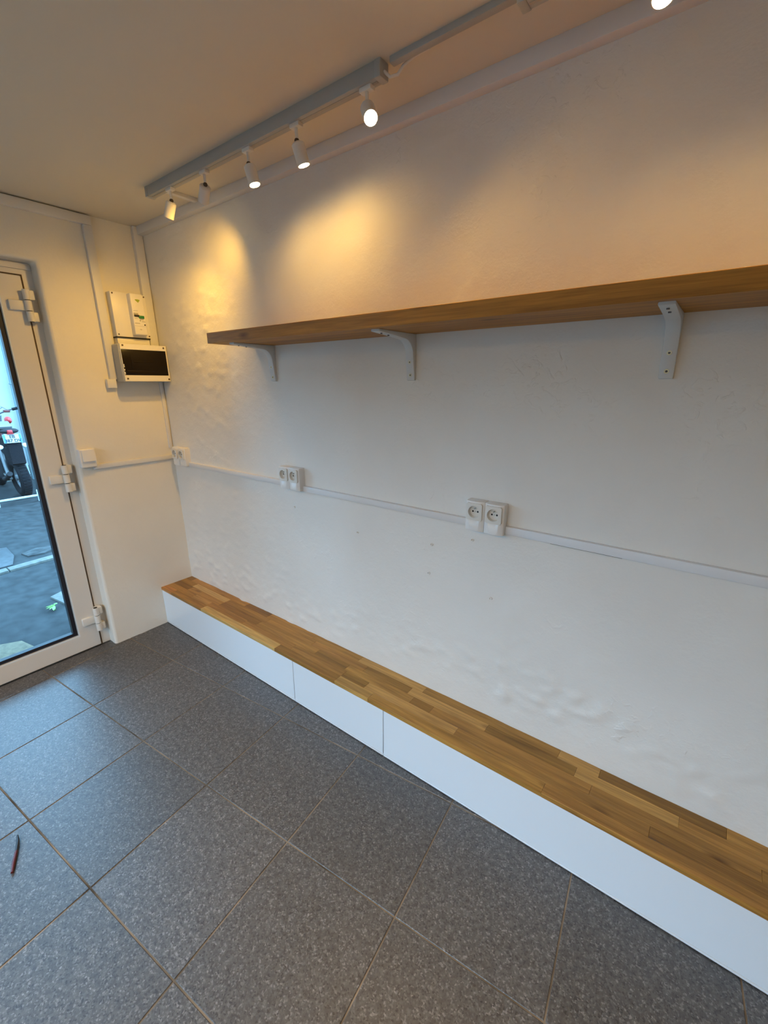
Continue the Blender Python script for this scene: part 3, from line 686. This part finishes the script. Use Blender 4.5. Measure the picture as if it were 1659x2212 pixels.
G().box(-7.26, -7.22, -7, 6, GZ - 0.1, GZ + 0.25, 0.005).build('base_course', 'stone', fc, B)
dp = thing('drainpipe', (-7.13, 0.965, GZ), 'teal grey drainpipe on the wall outside beside the door edge', 'pipe')
G().cyl((-7.13, 0.965, GZ), (-7.13, 0.965, 3.5), 0.055, n=18).build('pipe', 'pipe', dp, (-7.13, 0.965, GZ))
for z in (0.55, 1.6, 2.7): G().torus((-7.13, 0.965, z), (0, 0, 1), 0.058, 0.012, 20, 8).build('pipe_clip', 'pipe', dp, (-7.13, 0.965, GZ))

# low white rail in front of the motorcycle
B = (-5.15, 0.1, GZ)
rl = thing('low_rail', B, 'low white metal rail on posts in front of the motorcycle wheel', 'rail')
G().box(-5.16, -5.13, -1.2, 0.50, GZ + 0.075, GZ + 0.100, 0.003).build('bar', 'railwhite', rl, B)
for y in (-1.1, -0.02, 0.485): G().box(-5.165, -5.125, y - 0.025, y + 0.025, GZ - 0.02, GZ + 0.17, 0.004).build('post', 'railwhite', rl, B)

# motorcycle parked with its tail to the door
B = (-5.65, 0.40, GZ)
mc = thing('motorcycle', B, 'parked motorcycle seen from behind through the door glass, with a white number plate', 'motorcycle')
wc = (-5.66, 0.425, 0.205)
ty = G().torus(wc, (0, 1, 0.05), 0.235, 0.072, 48, 14).build('rear_tyre', 'rubber', mc, B)
for k in range(40):
    a = 2*math.pi*k/40
    c = Vector((wc[0] + 0.303*math.cos(a), wc[1] - 0.05*0.303*math.sin(a), wc[2] + 0.303*math.sin(a)))
    t = Vector((-math.sin(a), 0, math.cos(a))); o = Vector((math.cos(a), 0, math.sin(a))); y = Vector((0, 1, 0))
    pts = [c + t*0.011 + y*0.045, c + t*0.011 - y*0.045, c - t*0.011 - y*0.045, c - t*0.011 + y*0.045]
    G().prism([tuple(p - o*0.01) for p in pts], tuple(o*0.016)).build('tread_block', 'rubber', ty, B)
wh = G().torus(wc, (0, 1, 0.05), 0.165, 0.014, 36, 8, 2.2).cyl((wc[0], wc[1]-0.06, wc[2]), (wc[0], wc[1]+0.06, wc[2]), 0.045).build('rear_wheel', 'silver', mc, B)
for k in range(10):
    a = 2*math.pi*k/10; G().cyl(wc, (wc[0] + 0.165*math.cos(a), wc[1], wc[2] + 0.165*math.sin(a)), 0.008, n=6).build('spoke', 'silver', wh, B)
G().prism([(-5.36, 0.30, 0.80), (-5.33, 0.30, 0.46), (-5.37, 0.30, 0.44), (-5.62, 0.30, 0.56), (-5.9, 0.30, 0.62), (-5.9, 0.30, 0.80)], (0, 0.17, 0), 0.012).build('mudguard', 'bikeblack', mc, B)
pl = G().prism([(-5.335, 0.262, 0.770), (-5.320, 0.262, 0.770), (-5.345, 0.262, 0.890), (-5.360, 0.262, 0.890)], (0, 0.215, 0), 0.002).build('number_plate', 'plate', mc, B)
for y in (0.264, 0.449): G().prism([(-5.331, y, 0.772), (-5.3185, y, 0.772), (-5.3435, y, 0.888), (-5.356, y, 0.888)], (0, 0.026, 0)).build('blue_band', 'blue', pl, B)
def text(s, size, loc, parent, mat, base):
    cu_ = bpy.data.curves.new('plate_text', 'FONT'); cu_.body = s; cu_.size = size; cu_.align_x = 'CENTER'; cu_.extrude = 0.0008; cu_.offset = 0.0012
    to = bpy.data.objects.new('tmp_text', cu_); COL.objects.link(to)
    bpy.context.view_layer.update()
    me = bpy.data.meshes.new_from_object(to.evaluated_get(bpy.context.evaluated_depsgraph_get()))
    bpy.data.objects.remove(to); me.materials.append(M[mat])
    # text reads from +x: its right is +y, its up is +z (leaning with the plate)
    mt = Matrix(((0, -0.204, 0.979, loc[0] - base[0]), (1, 0, 0, loc[1] - base[1]), (0, 0.979, 0.204, loc[2] - base[2]), (0, 0, 0, 1)))
    me.transform(mt); me.name = 'plate_text'
    o = bpy.data.objects.new('plate_text', me); COL.objects.link(o); o.parent = parent
text('EB', 0.062, (-5.3325, 0.37, 0.838), pl, 'ink', B)
text('387 DV', 0.062, (-5.3208, 0.37, 0.782), pl, 'ink', B)
G().ball((-5.42, 0.365, 0.935), (0.09, 0.115, 0.042), 20, 12).build('tail_fairing', 'engine', mc, B)
G().box(-5.37, -5.315, 0.325, 0.388, 0.905, 0.955, 0.012, 3).build('tail_light', 'red', mc, B)
G().box(-5.36, -5.325, 0.315, 0.400, 0.893, 0.906, 0.004).build('reflector', 'red', mc, B)
G().prism([(-5.42, 0.20, 0.97), (-5.40, 0.20, 1.0), (-5.55, 0.20, 1.07), (-6.2, 0.20, 1.02), (-6.2, 0.20, 0.93), (-5.55, 0.20, 0.95)], (0, 0.22, 0), 0.03, 3).build('seat', 'silver', mc, B)
G().ball((-5.75, 0.46, 1.07), (0.12, 0.04, 0.055), 16, 10).build('mirror_back', 'red', mc, B)
G().ball((-6.35, 0.33, 0.88), (0.30, 0.15, 0.15), 20, 12).build('fuel_tank', 'darkred', mc, B)
for y in (0.21, 0.52):
    i_ = G().cyl((-5.42, 0.37, 0.74), (-5.42, y, 0.72), 0.010, n=8).build('indicator_stalk', 'bikeblack', mc, B)
    G().ball((-5.41, y, 0.712), (0.04, 0.050, 0.036), 16, 10).build('indicator_lens', 'lens', i_, B)
G().box(-6.55, -5.95, 0.25, 0.58, 0.12, 0.66, 0.06, 3).build('engine', 'engine', mc, B)
G().tube([(-6.2, 0.30, 0.15), (-5.9, 0.29, 0.17), (-5.6, 0.26, 0.24), (-5.38, 0.25, 0.32)], [0.025, 0.03, 0.035, 0.035], 14).build('exhaust', 'engine', mc, B)
for y in (0.31, 0.54): G().tube([(-6.1, y, 0.26), (-5.66, y, 0.205)], 0.022, 8).build('swingarm', 'steel', mc, B)
for y in (0.30, 0.55): G().tube([(-5.72, y, 0.22), (-5.85, y, 0.72)], [0.022, 0.03], 10).build('shock_absorber', 'silver', mc, B)
G().torus((-7.0 + 0.15, 0.40, 0.205), (0, 1, 0.05), 0.235, 0.055, 40, 10).build('front_tyre', 'rubber', mc, B)
for y in (0.31, 0.50): G().tube([(-6.75, y, 0.205), (-6.35, y, 1.12)], 0.026, 10).build('fork_leg', 'silver', mc, B)
G().tube([(-6.10, -0.02, 1.20), (-6.22, 0.12, 1.17), (-6.35, 0.33, 1.12), (-6.35, 0.45, 1.12), (-6.18, 0.58, 1.20), (-6.10, 0.66, 1.225)], 0.014, 10).build('handlebar', 'silver', mc, B)
for a, b in (((-6.10, 0.62, 1.212), (-6.06, 0.75, 1.245)), ((-6.10, 0.0, 1.20), (-6.06, -0.12, 1.225))): G().cyl(a, b, 0.022, n=12).build('grip', 'bikeblack', mc, B)
for y0, y1 in ((0.52, 0.60), (0.04, 0.12)): G().box(-6.20, -6.12, y0, y1, 1.165, 1.205, 0.012).build('brake_reservoir', 'darkred', mc, B)
for k in range(3): G().tube([(-6.16, 0.58, 1.20), (-6.15, 0.52 - 0.03*k, 1.25 + 0.02*k), (-6.25, 0.42, 1.16 - 0.02*k), (-6.3, 0.37, 1.0)], 0.006, 6).build('brake_hose', 'silver', mc, B)
G().tube([(-6.0, 0.26, 0.2), (-5.95, 0.10, GZ)], 0.014, 8).build('side_stand', 'bikeblack', mc, B)
